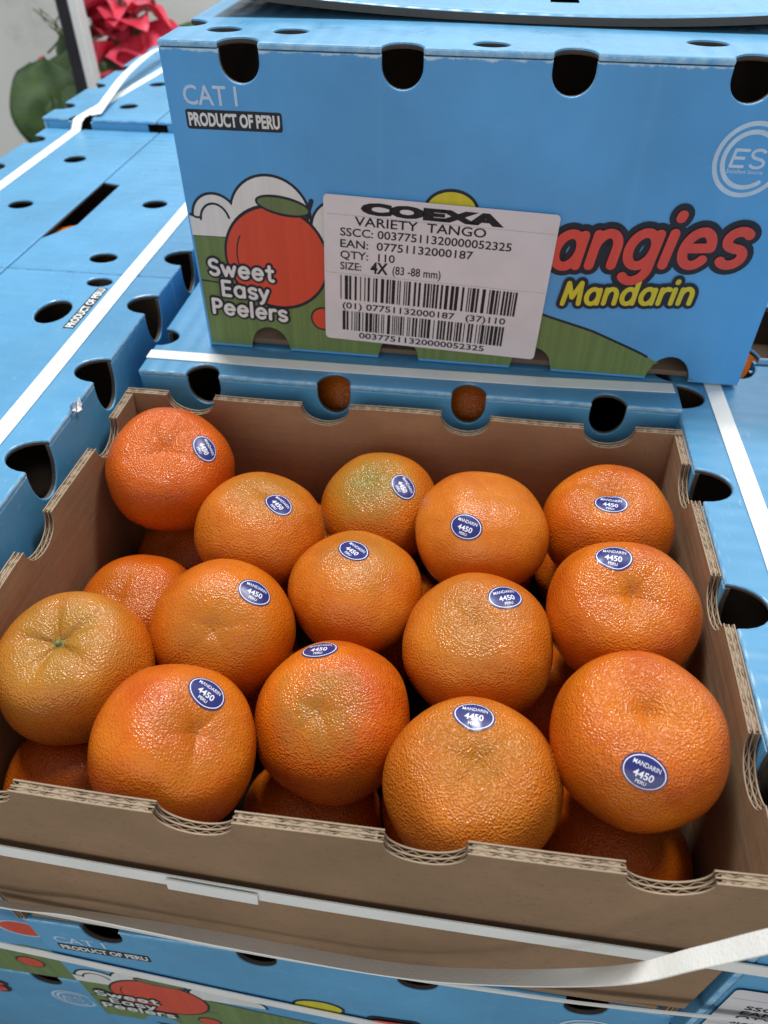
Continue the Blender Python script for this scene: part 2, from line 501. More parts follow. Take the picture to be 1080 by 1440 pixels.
    def logo(p):
        p.stroke(A(C[0], C[1], .0195, .0205, 35, 335, 48), .00135, .0002)
        p.stroke(A(C[0], C[1], .0150, .0158, 50, 308, 40), .00135, .00022)
        for k, (a, b) in enumerate((((-.0090, .0055), (-.0016, .0055)), ((-.0096, .0010), (-.0035, .0010)), ((-.0102, -.0038), (-.0030, -.0038)), ((-.0090, .0055), (-.0102, -.0038)))):
            p.capsule((C[0] + a[0], C[1] + a[1]), (C[0] + b[0], C[1] + b[1]), .0009, .00024 + k * 4e-6)
        s = A(.40, .755, .36, .245, 35, 270, 12)[:-1] + A(.40, .245, .37, .245, 90, -150, 12)
        p.stroke([(C[0] + .0005 + x * .0105, C[1] - .0042 + y * .0102) for x, y in s], .0009, .00027)
        p.stroke([(C[0] + .0165 + .001 * math.sin(i), C[1] - .007 + .0026 * i) for i in range(6)], .0007, .0003)
    one('logo_ring', M_PALE, logo)
    out.append(('logo_lettering', join_text([(text_mesh('Excellent Source', .0035, .00004), C[0] - .0112, C[1] - .0078, 0, .0003, .021)]), M_PALE))
    # category and origin
    one('origin_bar', M_BLACK, lambda p: p.poly(rrect(.0108, .0740, .1590, .1707, .0018), .0002))
    out.append(('origin_lettering', join_text([(text_mesh('PRODUCT OF PERU', .0105, .00042), .0124, .1613, 0, .0003, .0600)]), M_WHITE))
    out.append(('grade_lettering', join_text([(text_mesh('CAT I', .0160, .00018), 0.0112, .1735, 0, .0002, .0350)]), M_PALE))
    return out

def add_art(panel):
    global ART
    if ART is None: ART = make_art()
    for name, me, mat in ART:
        if not me.materials: me.materials.append(mat)
        obj(name, me, None, panel)

def barcode(u0, u1, v0, v1, seed, w):
    rnd = random.Random(seed); p = Print(); u = u0; unit = (u1 - u0) / 160
    while u < u1:
        b = rnd.choice((1, 1, 2, 2, 3)) * unit
        p.poly([(u, v0), (min(u + b, u1), v0), (min(u + b, u1), v1), (u, v1)], w)
        u += b + rnd.choice((1, 1, 1, 2, 3)) * unit
    return p.mesh('barcode')

def shipping_label(parent, M):
    "white label 0.157 x 0.107 with origin at its top left corner; v runs downwards as negative"
    W_, H_ = .157, .1075
    p = Print(); p.poly(rrect(0, W_, -H_, 0, .003), 0)
    o = obj('shipping_label', p.mesh('label'), M_PAPER, parent, M)
    T = []
    def t(body, u, v, size, width, bold=.0): T.append((text_mesh(body, size, bold), u, -v, 0, .0002, width))
    t('COEXA', .0255, .0108, .0098, .096, .0008)
    t('VARIETY  TANGO', .0215, .0195, .0088, .089, .0001)
    t('SSCC: 00377511320000052325', .0115, .0272, .0080, .117, .0001)
    t('EAN:  07751132000187', .0115, .0354, .0080, .092, .0001)
    t('QTY:  110', .0115, .0434, .0080, .0385, .0001)
    t('SIZE:', .0115, .0515, .0078, .0150, .0001)
    t('4X', .0330, .0524, .0115, .0125, .00035)
    t('(83 -88 mm)', .0487, .0517, .0085, .0340, .0001)
    t('(01) 07751132000187   (37)110', .0130, .0815, .0068, .119, .0001)
    t('00377511320000052325', .0255, .1050, .0064, .094, .0001)
    for q in T: obj('label_lettering', join_text([q]), M_INK, o)
    obj('barcode', barcode(.0115, .1385, -.0745, -.0560, 3, .0002), M_INK, o)
    obj('barcode', barcode(.0130, .1320, -.0992, -.0836, 5, .0002), M_INK, o)
    p = Print(); p.poly([(.001, -.0128), (.156, -.0128), (.156, -.0131), (.001, -.0131)], .00012); p.poly([(.001, -.0545), (.156, -.0545), (.156, -.0548), (.001, -.0548)], .00012)
    obj('label_crease', p.mesh('crease'), M_INKGREY, o)
    return o

# ------------------------------------------------------------------ carton (telescoping lid with vent holes)
def notched(W, H, tops=(), bots=(), hw=.0125, dep=.022, r=.003, bw=.0155, bd=.0195, flat=.006):
    "panel outline; tops = centres of U notches in the upper edge, bots = half-round ones in the lower edge"
    P = [(0, 0)]
    for c in bots: P += [(c - bw, 0)] + [(c - bw * math.cos(a), bd * math.sin(a)) for a in [PI * i / 14 for i in range(1, 14)]] + [(c + bw, 0)]
    P += [(W, 0), (W, H)]
    for c in sorted(tops, reverse=True):
        P += [(c + hw, H)] + [(c + hw * math.cos(a), H - flat - (dep - flat) * math.sin(a)) for a in [PI * i / 14 for i in range(0, 15)]] + [(c - hw, H)]
    P += [(0, H)]
    return P

T_B = .004
def carton(name, label, L, D, H, loc, rotz, group, ln=(), dn=(), foot=(), top_holes=(), slot=None, seam=True, art=False, front_mat=None, overlap=None, plain=False, hw=.0125, dep=.022, tdep=.0145):
    """carton with its long side L along local x, short side D along y, standing on loc (corner x0,y0,z0 of its footprint).
    ln / dn: centres of the vent notches along the long / short upper edges"""
    root = empty(name, loc, rotz, label, 'carton', group)
    fm = front_mat or M_BLUE
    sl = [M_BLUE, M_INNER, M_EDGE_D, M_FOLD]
    X, Y, Z = Vector((1, 0, 0)), Vector((0, 1, 0)), Vector((0, 0, 1))
    t = T_B
    hh = H - t - .0003
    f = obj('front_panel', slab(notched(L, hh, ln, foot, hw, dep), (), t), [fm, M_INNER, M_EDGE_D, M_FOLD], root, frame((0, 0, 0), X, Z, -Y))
    obj('back_panel', slab(notched(L, hh, ln, (), hw, dep), (), t), sl, root, frame((L, D, 0), -X, Z, Y))
    e = t + .0003
    obj('end_panel', slab(notched(D - 2 * e, hh, [c - e for c in dn]), (), t), sl, root, frame((L, e, 0), Y, Z, X))
    obj('end_panel', slab(notched(D - 2 * e, hh, [c - e for c in dn]), (), t), sl, root, frame((0, D - e, 0), -Y, Z, -X))
    if not plain:
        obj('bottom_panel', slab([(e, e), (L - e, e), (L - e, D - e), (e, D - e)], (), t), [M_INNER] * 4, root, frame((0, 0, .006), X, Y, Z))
    # two top flaps that meet along the middle, vent notches continue over the edge
    def flap(y0, y1, side):
        P = []
        dep = tdep
        def nx(c, y, s): return [(c - hw * math.cos(a), y + s * dep * math.sin(a)) for a in [PI * i / 12 for i in range(13)]]
        def ny(c, x, s): return [(x + s * dep * math.sin(a), c - hw * math.cos(a)) for a in [PI * i / 12 for i in range(13)]]
        lower = [q for c in ln for q in nx(c, y0, 1)] if side == 0 else []
        upper = [q for c in sorted(ln, reverse=True) for q in reversed(nx(c, y1, -1))] if side == 1 else []
        rs = [q for c in dn if y0 + hw < c < y1 - hw for q in ny(c, L, -1)]
        lsd = [q for c in sorted(dn, reverse=True) if y0 + hw < c < y1 - hw for q in reversed(ny(c, 0, 1))]
        P = [(0, y0)] + lower + [(L, y0)] + rs + [(L, y1)] + upper
        if slot and side == 0: P += [(slot[1] + .006, y1), (slot[1], y1 - slot[2]), (slot[0], y1 - slot[2]), (slot[0] - .035, y1)]
        P += [(0, y1)] + lsd
        holes = [ell(hx, hy, rx, ry, 28) for hx, hy, rx, ry in top_holes if y0 < hy < y1]
        if slot and side == 0: pass
        return P, holes
    ym = D / 2
    if overlap is None:
        for side, (y0, y1) in enumerate(((0, ym - .0007), (ym + .0007, D))):
            P, hs = flap(y0, y1, side)
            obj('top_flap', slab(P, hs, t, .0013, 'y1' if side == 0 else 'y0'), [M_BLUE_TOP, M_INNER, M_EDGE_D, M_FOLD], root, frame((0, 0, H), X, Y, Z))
    else:
        overlap(root, flap, L, D, H)
    if art: add_art(f)
    root['front'] = f.name
    return root, f

LN = [.05, .15, .25, .35]      # vent notches on the long edge
DN = [.05, .15, .25]
G_BOX = 'printed blue fruit cartons stacked on the pallet'

# ------------------------------------------------------------------ setting: floor and back wall
def mat_wall():
    m = N('plaster', .85, .2)
    c = m.mix(m.ramp(m.noise(1.6, 4, .6), .3, .7), (.80, .82, .79), (.86, .87, .84))
    c = m.mix(m.math('MULTIPLY', m.ramp(m.noise(6, 5, .7), .55, .75), .35), c, (.40, .36, .31))
    m.col(c); m.nrm(m.bump(m.noise(60, 4), .2, .004))
    return m.m
def mat_floor():
    m = N('concrete', .75, .3)
    m.col(m.mix(m.ramp(m.noise(3, 5, .6), .3, .7), (.26, .25, .235), (.36, .35, .33)))
    m.nrm(m.bump(m.noise(90, 4), .2, .003))
    return m.m
FLOOR_Z = -.78
wall_y = 2.6
tag(obj('floor', boxmesh(-6, 6, -4, wall_y, FLOOR_Z - .1, FLOOR_Z), mat_floor()), kind='structure', label='grey concrete floor under the pallet')
tag(obj('wall', boxmesh(-6, 6, wall_y + .003, wall_y + .15, FLOOR_Z - .1, 2.6), mat_wall()), kind='structure', label='pale grey plaster wall behind the stacked cartons')

# wooden pallet under the cartons
M_WOOD = mat_plain('pallet_wood', (.36, .25, .15), .8, .2, .2, 12, .3)
pal = empty('pallet', (.15, .6, FLOOR_Z), 0, 'rough wooden pallet carrying the stack of blue cartons', 'pallet')
for i in range(8): obj('deck_board', boxmesh(-.62, .62, -.62 + i * .165, -.62 + i * .165 + .12, .130, .152, .002), M_WOOD, pal)
for k in (-.57, 0, .57): obj('stringer', boxmesh(k - .045, k + .045, -.62, .655, .0, .1295, .002), M_WOOD, pal)
PZ = FLOOR_Z + .1525     # top of the pallet, -0.6275

# ------------------------------------------------------------------ cartons around the open tray
# column under the tray
carton('carton', 'blue carton with printed front directly under the open kraft tray', .40, .30, .2095, (.002, .007, -.4065), 0, G_BOX, LN, DN, art=True)
carton('carton', 'blue carton on the pallet under the one that carries the tray', .40, .30, .2180, (.002, .010, -.6255), 0, G_BOX, LN, DN)
# behind the tray, carrying the topmost carton
Bx, Bf = carton('carton', 'blue carton behind the open tray with the topmost carton standing on it', .401, .30, .2085, (.001, .3275, -.2045), 0, G_BOX, LN, DN)
carton('carton', 'middle blue carton of the column behind the open tray', .40, .30, .2095, (.002, .330, -.4150), 0, G_BOX, LN, DN)
carton('carton', 'bottom blue carton of the column behind the open tray', .40, .30, .2095, (.002, .330, -.6255), 0, G_BOX, LN, DN)

# topmost carton
def top_overlap(root, flap, L, D, H):
    X, Y, Z = Vector((1, 0, 0)), Vector((0, 1, 0)), Vector((0, 0, 1))
    P, hs = flap(0, D / 2 - .001, 0)
    hs = [ell(hx, hy, rx, ry, 28) for hx, hy, rx, ry in ((.075, .034, .011, .009), (.201, .016, .011, .008), (.328, .038, .012, .009), (.032, .034, .011, .009))]
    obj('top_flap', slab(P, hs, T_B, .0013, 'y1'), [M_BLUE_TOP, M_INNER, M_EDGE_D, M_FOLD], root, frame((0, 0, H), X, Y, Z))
    # the rear flap lies over the front one and sags in its middle
    def zz(u, y):
        e = abs(u - .23) / .18
        return H + .0010 + (.0075 * e ** 2.2) * max(.25, 1 - (y - .072) / .22)
    nu, ny = 40, 14; t = .0045
    vs, fs, mi = [], [], []
    def yb(u): return .072 + .004 * math.sin(u * 14)
    for lay in (0, 1):
        for i in range(nu + 1):
            for j in range(ny + 1):
                u = .012 + (L - .012) * i / nu; y = yb(u) + (D - yb(u)) * j / ny
                vs.append((u, y, zz(u, y) + (t if lay == 0 else 0)))
    n = (nu + 1) * (ny + 1); ix = lambda l, i, j: l * n + i * (ny + 1) + j
    skip = {(i, j) for i, j in ((23, 3), (24, 3), (36, 4), (37, 4))}
    for i in range(nu):
        for j in range(ny):
            if (i, j) in skip:
                continue
            fs.append([ix(0, i, j), ix(0, i + 1, j), ix(0, i + 1, j + 1), ix(0, i, j + 1)]); mi.append(0)
            fs.append([ix(1, i, j), ix(1, i, j + 1), ix(1, i + 1, j + 1), ix(1, i + 1, j)]); mi.append(1)
    for i in range(nu):
        fs.append([ix(0, i, 0), ix(1, i, 0), ix(1, i + 1, 0), ix(0, i + 1, 0)]); mi.append(2)
        fs.append([ix(0, i, ny), ix(0, i + 1, ny), ix(1, i + 1, ny), ix(1, i, ny)]); mi.append(2)
    for j in range(ny):
        fs.append([ix(0, 0, j), ix(0, 0, j + 1), ix(1, 0, j + 1), ix(1, 0, j)]); mi.append(2)
        fs.append([ix(0, nu, j), ix(1, nu, j), ix(1, nu, j + 1), ix(0, nu, j + 1)]); mi.append(2)
    me = mesh('flap', vs, fs, mi); 
    for p in me.polygons: p.use_smooth = p.material_index < 2
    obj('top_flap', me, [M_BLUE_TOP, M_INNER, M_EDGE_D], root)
Tx, Tf = carton('carton', 'topmost blue carton with white shipping label and red brand lettering', .401, .30, .2088, (.0445, .3690, .0048), math.radians(-.9), G_BOX,
                LN, DN, foot=LN, front_mat=M_BLUE_T, art=True, overlap=top_overlap, dep=.0185)
lr = -.035
shipping_label(Tx, frame((.0985, -.0027, .1235), Vector((math.cos(lr), 0, math.sin(lr))), Vector((-math.sin(lr), 0, math.cos(lr))), Vector((0, -1, 0))))

# beside the tray, long sides turned: L-side cartons (their long side runs away from the tray front)
R90 = math.radians(90)
def turned(label, x1, y0, z0, H, **kw):
    "carton whose long side runs along +Y and whose right edge is at x1: local x -> +Y, local y -> -X"
    return carton('carton', label, kw.pop('L', .397), kw.pop('D', .30), H, (x1, y0, z0), R90, G_BOX, hw=.0155, dep=.028, tdep=.020, **kw)
L1, _ = turned('blue carton with a tiny origin print on top and one round hole, along the tray', -.012, .050, -.194, .2140,
            ln=[.05, .15, .25, .35], dn=(), top_holes=[(.328, .074, .019, .0135), (.382, .058, .008, .011)])
L2, _ = turned('blue carton with a dark slot between its top flaps, fruit showing inside', -.012, .4485, -.194, .2140, L=.385,
            ln=[.04, .14, .24, .34], dn=(), top_holes=[(.030, .074, .010, .0125), (.158, .073, .011, .0125), (.280, .073, .011, .0125), (.030, .210, .010, .0125), (.140, .209, .011, .0125), (.278, .213, .012, .0125)], slot=(.098, .205, .020))
L3, _ = turned('farthest blue carton of the side row, under a loose white strap', -.014, .8360, -.194, .2260, L=.40,
            ln=[.05, .15, .25, .35], dn=DN, top_holes=[(.06, .09, .012, .012), (.17, .09, .012, .012), (.06, .21, .012, .012), (.17, .21, .012, .012)])
# their lower layers
LLf = carton('carton', 'blue carton with a green print and orange disc, second layer of the side column', .40, .30, .2135, (-.412, .027, -.4085), 0, G_BOX, LN, DN)[1]
LL2 = carton('carton', 'blue carton with round logo at the foot of the side column', .40, .30, .2145, (-.412, .027, -.6240), 0, G_BOX, LN, DN)
for name, me, mat in ART:
    if name in ('logo_ring', 'logo_lettering'): obj(name, me, None, LL2[1])
for r_, w_, m_, n_ in ((.0072, .0006, M_BLACK, 'brand_outline'), (.0032, .0010, M_LOGO, 'brand_lettering')):
    p = Print(); stroke_text(p, 'es', .255, .150, .0232, r_, w_, shear=.22, sx=.8); obj(n_, p.mesh('brand'), m_, LL2[1])
for yy, nm in ((.4485, 'slotted'), (.836, 'farthest')):
    for z0, hh, w in ((-.4085, .2140, 'second layer'), (-.6240, .2150, 'bottom layer')):
        turned('blue carton in the %s under the %s carton of the side row' % (w, nm), -.012, yy, z0, hh, L=.385, ln=LN, dn=DN)
# the other side of the tray
def turned_r(label, x0, y0, z0, H, L=.40, **kw):
    return carton('carton', label, L, .30, H, (x0 + .30, y0, z0), R90, G_BOX, hw=.0155, dep=.028, tdep=.020, **kw)
R1, R1f = turned_r('blue carton strapped along the tray, white label on its short end', .4003, -.002, -.2050, .2075, ln=LN, dn=DN,
              top_holes=[(.10, .21, .012, .012), (.30, .21, .012, .012), (.10, .08, .012, .012), (.30, .08, .012, .012)])
R2, _ = turned_r('blue carton behind the one with the white end label, fruit in its vent hole', .4045, .4040, -.2050, .2100, ln=LN, dn=DN,
              top_holes=[(.10, .21, .012, .012), (.065, .265, .007, .025)])
for yy, nm in ((-.002, 'labelled'), (.404, 'rear')):
    for z0, w in ((-.4155, 'second layer'), (-.6260, 'bottom layer')):
        turned_r('blue carton in the %s below the %s carton across the tray' % (w, nm), .4045, yy, z0, .2100, ln=LN, dn=DN)
# white label folded onto the end of R1 (its short end faces the tray front: local -x side)
lab = shipping_label(R1, frame((-.0012, .294, .098), Vector((0, -1, 0)), Vector((0, 0, 1)), Vector((-1, 0, 0))))

# green print and orange disc on the second-layer side carton; origin print on L1
p = Print(); p.poly([(.20, .002), (.398, .002), (.398, .070), (.36, .078), (.30, .066), (.20, .06)], .0002)
obj('hill_print', p.mesh('hill'), M_GREEN, LLf)
p = Print(); p.poly(ell(.351, .036, .0125, .0125, 32), .0003); obj('fruit_outline', p.mesh('d'), M_BLACK, LLf)
p = Print(); p.poly(ell(.351, .036, .0108, .0108, 32), .0004); obj('fruit_print', p.mesh('d'), M_RED, LLf)
p = Print(); p.poly(ell(.372, .118, .020, .0155, 32), .0002); obj('fruit_outline', p.mesh('d'), M_PALE, LLf)
p = Print(); p.poly(ell(.372, .118, .018, .0135, 32), .0003); obj('fruit_print', p.mesh('d'), M_RED, LLf)
p = Print(); p.poly([(.303, .0455), (.371, .0455), (.371, .0545), (.303, .0545)], .0002)
ob = obj('origin_bar', p.mesh('bar'), M_BLACK, L1, frame((0, 0, .2140), Vector((1, 0, 0)), Vector((0, 1, 0)), Vector((0, 0, 1))))
obj('origin_lettering', join_text([(text_mesh('PRODUCT OF PERU', .0092, .0003), .3045, .0466, 0, .0004, .065)]), M_WHITE, L1, frame((0, 0, .2140), Vector((1, 0, 0)), Vector((0, 1, 0)), Vector((0, 0, 1))))

# a torn flake of paper on the upper edge of the carton beside the tray
vs, fs = [], []
rt = random.Random(9)
for k in range(7):
    a = rt.uniform(0, 2 * PI); b_ = Vector((.205 + rt.uniform(-.008, .008), rt.uniform(-.001, .003), .2138 + rt.uniform(-.003, .001)))
    n = len(vs)
    vs += [b_, b_ + Vector((.006 * math.cos(a), -.0015, .004 * math.sin(a))), b_ + Vector((.005 * math.cos(a + 1), -.003, .0035 * math.sin(a + 1) + .0015)), b_ + Vector((.003 * math.cos(a + 2), -.001, .003))]
    fs += [[n, n + 1, n + 2], [n, n + 2, n + 3]]
obj('torn_paper', mesh('torn', vs, fs), M_PAPER, L1)

# ------------------------------------------------------------------ the open corrugated tray
W, D = .399, .308
tray = empty('cardboard_tray', (0, 0, -.1960), 0, 'open brown corrugated tray filled with mandarins, rim cut with half-round notches', 'tray')
TT = .0058
def wall_part(name, L, centres, O, xdir, ydir, parent, bow=.0, zb=-.1955, ends=(0, 0), seed=0, hw=.0175, dep=.0155, foot_in=(0, 0)):
    """corrugated double wall: three liners and two wavy flutes, all real sheets. Local x along the wall, y from outside to inside"""
    rnd = random.Random(seed)
    jit = [rnd.uniform(-.0006, .0006) for _ in range(12)]
    def ztop(x, l):
        z = .0009 * math.sin(x * 31 + seed) + jit[int(x / L * 11.99)] * .25
        for k, c in enumerate(centres):
            d = abs(x - c - jit[k])
            if d < hw: z -= dep * math.sqrt(max(0, 1 - (d / hw) ** 2)) * .86 + .0022
        return z + l
    n = int(L / .0009)
    xs = [i * L / n for i in range(n + 1)]
    for c0, k in ((c, k) for k, c in enumerate(centres)):
        for s in (-1, 1):
            e = c0 + jit[k] + s * hw
            if 0 < e < L: xs += [e - s * 1e-5, e + s * 1e-5]
    xs = sorted(xs)
    if ends[0]: xs = [x for x in xs if x >= ends[0]]
    M = frame(Vector(O) - Vector((0, 0, -.1960)), Vector(xdir), Vector(ydir), Vector((0, 0, 1)))
    if Vector(xdir).cross(Vector(ydir)).z < 0: pass
    def sheet(ycen, th, lift):
        vs, fs, mi = [], [], []
        for x in xs:
            b = bow * math.sin(PI * x / L)
            y = ycen(x) - b; zt = ztop(x, lift)
            xb = x
            if foot_in[0] or foot_in[1]:
                fr = x / L; xb = x + foot_in[0] * (1 - fr) - foot_in[1] * fr
            vs += [(x, y - th / 2, zt), (x, y + th / 2, zt), (xb, y - th / 2, zb), (xb, y + th / 2, zb)]
        for i in range(len(xs) - 1):
            a, b2 = 4 * i, 4 * (i + 1)
            fs += [[a, b2, b2 + 1, a + 1], [a, a + 2, b2 + 2, b2], [a + 1, b2 + 1, b2 + 3, a + 3]]; mi += [1, 0, 0]
        k = 4 * (len(xs) - 1)
        fs += [[0, 1, 3, 2], [k, k + 2, k + 3, k + 1]]; mi += [1, 1]
        me = mesh('sheet', vs, fs, mi)
        bm = bmesh.new(); bm.from_mesh(me); bmesh.ops.recalc_face_normals(bm, faces=bm.faces); bm.to_mesh(me); bm.free()
        return me
    lt = .0007
    w = obj(name, sheet(lambda x: lt / 2, lt, 0), [M_KRAFT_TRAY, M_EDGE], parent, M)
    half = (TT - 3 * lt) / 2
    obj('liner', sheet(lambda x: lt * 1.5 + half, lt, -.0004), [M_KRAFT_TRAY, M_EDGE], w)
    obj('liner', sheet(lambda x: TT - lt / 2, lt, -.0001), [M_KRAFT_TRAY, M_EDGE], w)
    # crushed core of the cut edge along the straight rim, open flutes in the notches
    def core(x):
        z = ztop(x, -.0006 - .0007 * abs(math.sin(x * 420 + seed) * math.sin(x * 173)))
        return z - .012 if any(abs(x - c) < hw + .0015 for c in centres) else z
    vs, fs = [], []
    for x in xs:
        b = bow * math.sin(PI * x / L)
        vs += [(x, lt * .9 - b, core(x)), (x, TT - lt * .9 - b, core(x)), (x, lt * .9 - b, -.03), (x, TT - lt * .9 - b, -.03)]
    for i in range(len(xs) - 1):
        a, b2 = 4 * i, 4 * (i + 1)
        fs.append([a, b2, b2 + 1, a + 1])
    obj('crushed_core', mesh('core', vs, fs), M_EDGE, w)
    for q in (0, 1):
        y0 = lt + half / 2 + q * (lt + half); am = half / 2 - .00028
        obj('fluting', sheet(lambda x: y0 + am * (.86 + .14 * math.sin(x * 71 + q + seed)) * math.sin(2 * PI * x / .0066 + q * 1.7 + .9 * math.sin(x * 39 + seed) + .4 * math.sin(x * 113)), .0005, -.0006), [M_FLUTE, M_FLUTE], w)
    return w
FC = [W / 2 - .15, W / 2 - .05, W / 2 + .05, W / 2 + .15]
SC = [D / 2 - .0997, D / 2, D / 2 + .0997]
wall_part('front_wall', W, FC, (0, 0, 0), (1, 0, 0), (0, 1, 0), tray, bow=.0022, seed=1, foot_in=(.016, .004), zb=-.158)
wall_part('back_wall', W, [W - c for c in FC], (W, D, 0), (-1, 0, 0), (0, -1, 0), tray, bow=.001, seed=2)
sd = D - 2 * TT - .001
wall_part('side_wall', sd, [c - TT - .0005 for c in SC], (0, D - TT - .0005, 0), (0, -1, 0), (1, 0, 0), tray, bow=.001, seed=3)
wall_part('side_wall', sd, [c - TT - .0005 for c in SC], (W, TT + .0005, 0), (0, 1, 0), (-1, 0, 0), tray, bow=.001, seed=4)
obj('floor_panel', boxmesh(TT + .003, W - TT - .003, TT + .003, D - TT - .003, .0002, .0055), M_KRAFT_TRAY, tray)
obj('pulp_pad', boxmesh(TT + .004, W - TT - .004, TT + .004, D - TT - .004, .006, .0440, .004), M_PAD, tray)  # added pad under the fruit, its dark colour stands for gap shade

# ------------------------------------------------------------------ mandarins
# (x, y, z, equatorial radius, flattening), stem axis, sticker direction, text direction on the peel
FRUIT = [
 ((0.0491, 0.2482, -0.0248, 0.0438, 0.8627), (0.204, -0.405, 0.891), (0.742, -0.139, 0.656), (0.566, -0.595, -0.571)),
 ((0.1223, 0.2092, -0.0375, 0.0427, 0.8368), (0.181, 0.094, 0.979), (0.452, -0.158, 0.878), (0.747, -0.571, -0.341)),
 ((0.1956, 0.2507, -0.0463, 0.0421, 0.8403), (-0.212, -0.201, 0.956), (0.464, -0.281, 0.84), (0.565, -0.726, -0.392)),
 ((0.2662, 0.2151, -0.0255, 0.0428, 0.8432), (0.083, -0.002, 0.997), (-0.25, -0.652, 0.716), (0.933, -0.36, -0.001)),
 ((0.3477, 0.2368, -0.0297, 0.042, 0.8329), (-0.195, -0.022, 0.981), (-0.127, -0.401, 0.907), (0.988, -0.145, 0.052)),
 ((0.1929, 0.1673, -0.0414, 0.0416, 0.852), (0.059, 0.066, 0.996), (-0.043, 0.104, 0.994), (0.81, -0.582, 0.07)),
 ((0.3475, 0.1536, -0.0199, 0.0423, 0.8407), (-0.028, -0.345, 0.938), (-0.273, 0.209, 0.939), (0.955, -0.191, 0.226)),
 ((0.2685, 0.1324, -0.0365, 0.0431, 0.847), (-0.099, -0.269, 0.958), (0.31, 0.195, 0.931), (0.88, 0.391, -0.269)),
 ((0.1202, 0.1271, -0.0396, 0.0416, 0.8606), (0.123, -0.6, 0.79), (0.554, 0.095, 0.827), (0.896, -0.035, -0.442)),
 ((0.0492, 0.087, -0.0349, 0.0421, 0.8651), (-0.011, -0.142, 0.99), None, None),
 ((0.12, 0.0467, -0.0323, 0.0415, 0.8494), (0.568, -0.152, 0.809), (0.457, 0.378, 0.805), (0.929, -0.2, -0.313)),
 ((0.1936, 0.0818, -0.0487, 0.0428, 0.871), (-0.09, -0.436, 0.896), (-0.222, 0.471, 0.854), (0.984, 0.071, 0.164)),
 ((0.2694, 0.0484, -0.0378, 0.0432, 0.8248), (0.008, -0.106, 0.994), (-0.056, 0.462, 0.885), (0.992, -0.098, 0.077)),
 ((0.3465, 0.0713, -0.0169, 0.0422, 0.8606), (-0.059, -0.119, 0.991), (-0.135, -0.774, 0.618), (0.946, -0.299, -0.125)),
]
RED1, RED2 = (.49, .078, .004), (.59, .112, .005)
ORA1, ORA2 = (.49, .106, .004), (.59, .150, .005)
YEL1, YEL2 = (.50, .122, .008), (.59, .180, .014)
GRN = (.20, .150, .016); OLV = (.30, .13, .010)
LOOK = [  # colours, green amount, green colour, dimple depth, crease amount, label
 (RED1, RED2, .15, OLV, .19, .5, 'deep orange mandarin standing highest in the tray corner, wet-looking highlights round its stem scar'),
 (ORA1, YEL2, .70, OLV, .09, .1, 'orange mandarin with a dull olive top and tilted sticker, beside the deep orange corner fruit'),
 (YEL1, ORA2, .95, GRN, .06, .1, 'mandarin with the greenest top, resting against the wall below the shipping label'),
 (ORA1, YEL2, .15, OLV, .03, .1, 'smooth orange mandarin with its sticker low on the flank and no visible scar'),
 (RED1, ORA2, .35, OLV, .17, .5, 'flattened red-orange mandarin in the corner below the red brand lettering'),
 (ORA1, YEL2, .65, OLV, .02, .1, 'round orange mandarin in the very middle of the tray, sticker tilted on its top'),
 (RED1, ORA2, .30, OLV, .25, .4, 'broad orange mandarin with a deep shiny dimple against the side wall'),
 (YEL1, YEL2, .60, OLV, .10, .2, 'yellow-orange mandarin with a faint green patch below its upright sticker'),
 (ORA1, ORA2, .55, OLV, .11, .2, 'orange mandarin with a faint dimple between the stemmed fruit and the middle one'),
 (ORA1, YEL2, .70, (.27, .165, .024), .27, 1.6, 'unlabelled mandarin with green stem button, deep creases and green-yellow shoulders'),
 (RED1, ORA2, .40, OLV, .20, .35, 'orange mandarin with pink-red flush and glare on its sticker, by the front wall'),
 (RED1, ORA2, .55, GRN, .12, .2, 'orange mandarin with a green scar in its middle, between two front fruits'),
 (YEL1, YEL2, .65, OLV, .22, .6, 'largest yellow-orange mandarin with coarse peel, bulging over a front rim notch'),
 (RED1, ORA2, .20, OLV, .24, .3, 'glossy deep orange mandarin with its sticker facing the front wall'),
]
G_FR = 'mandarins lying in the open tray'
def fruit_r(d, R, q, dim, cre, sd):
    "distance of the peel from the centre along unit direction d (local axis z = stem)"
    x, y, z = d
    e = 1.0 / math.sqrt((x * x + y * y) / (R * R) + z * z / (R * R * q * q))
    th = math.acos(max(-1, min(1, z))); ph = math.atan2(y, x)
    k = 1 - dim * (.65 * math.exp(-(th / .38) ** 2) + .35 * math.exp(-(th / .16) ** 2)) - .05 * math.exp(-((PI - th) / .25) ** 2)
    k += dim * .30 * math.exp(-((th - .80) / .32) ** 2)
    k -= cre * .045 * math.exp(-((th - .34) / .34) ** 2) * (1 - math.exp(-(th / .08) ** 2)) * (.5 + .5 * math.cos(5 * ph + sd)) ** 3
    s = math.sin(th)
    k += .017 * math.sin(2.3 * x * 2 + sd) * math.cos(2.1 * y * 2 + sd * 1.3) + .009 * math.sin(5 * z + 4 * x + sd * 2.1) * s + .008 * math.cos(3 * ph + sd) * s * s + .0022 * math.sin(11 * x + sd * 3) * math.sin(10 * y + 9 * z + sd)
    return e * k

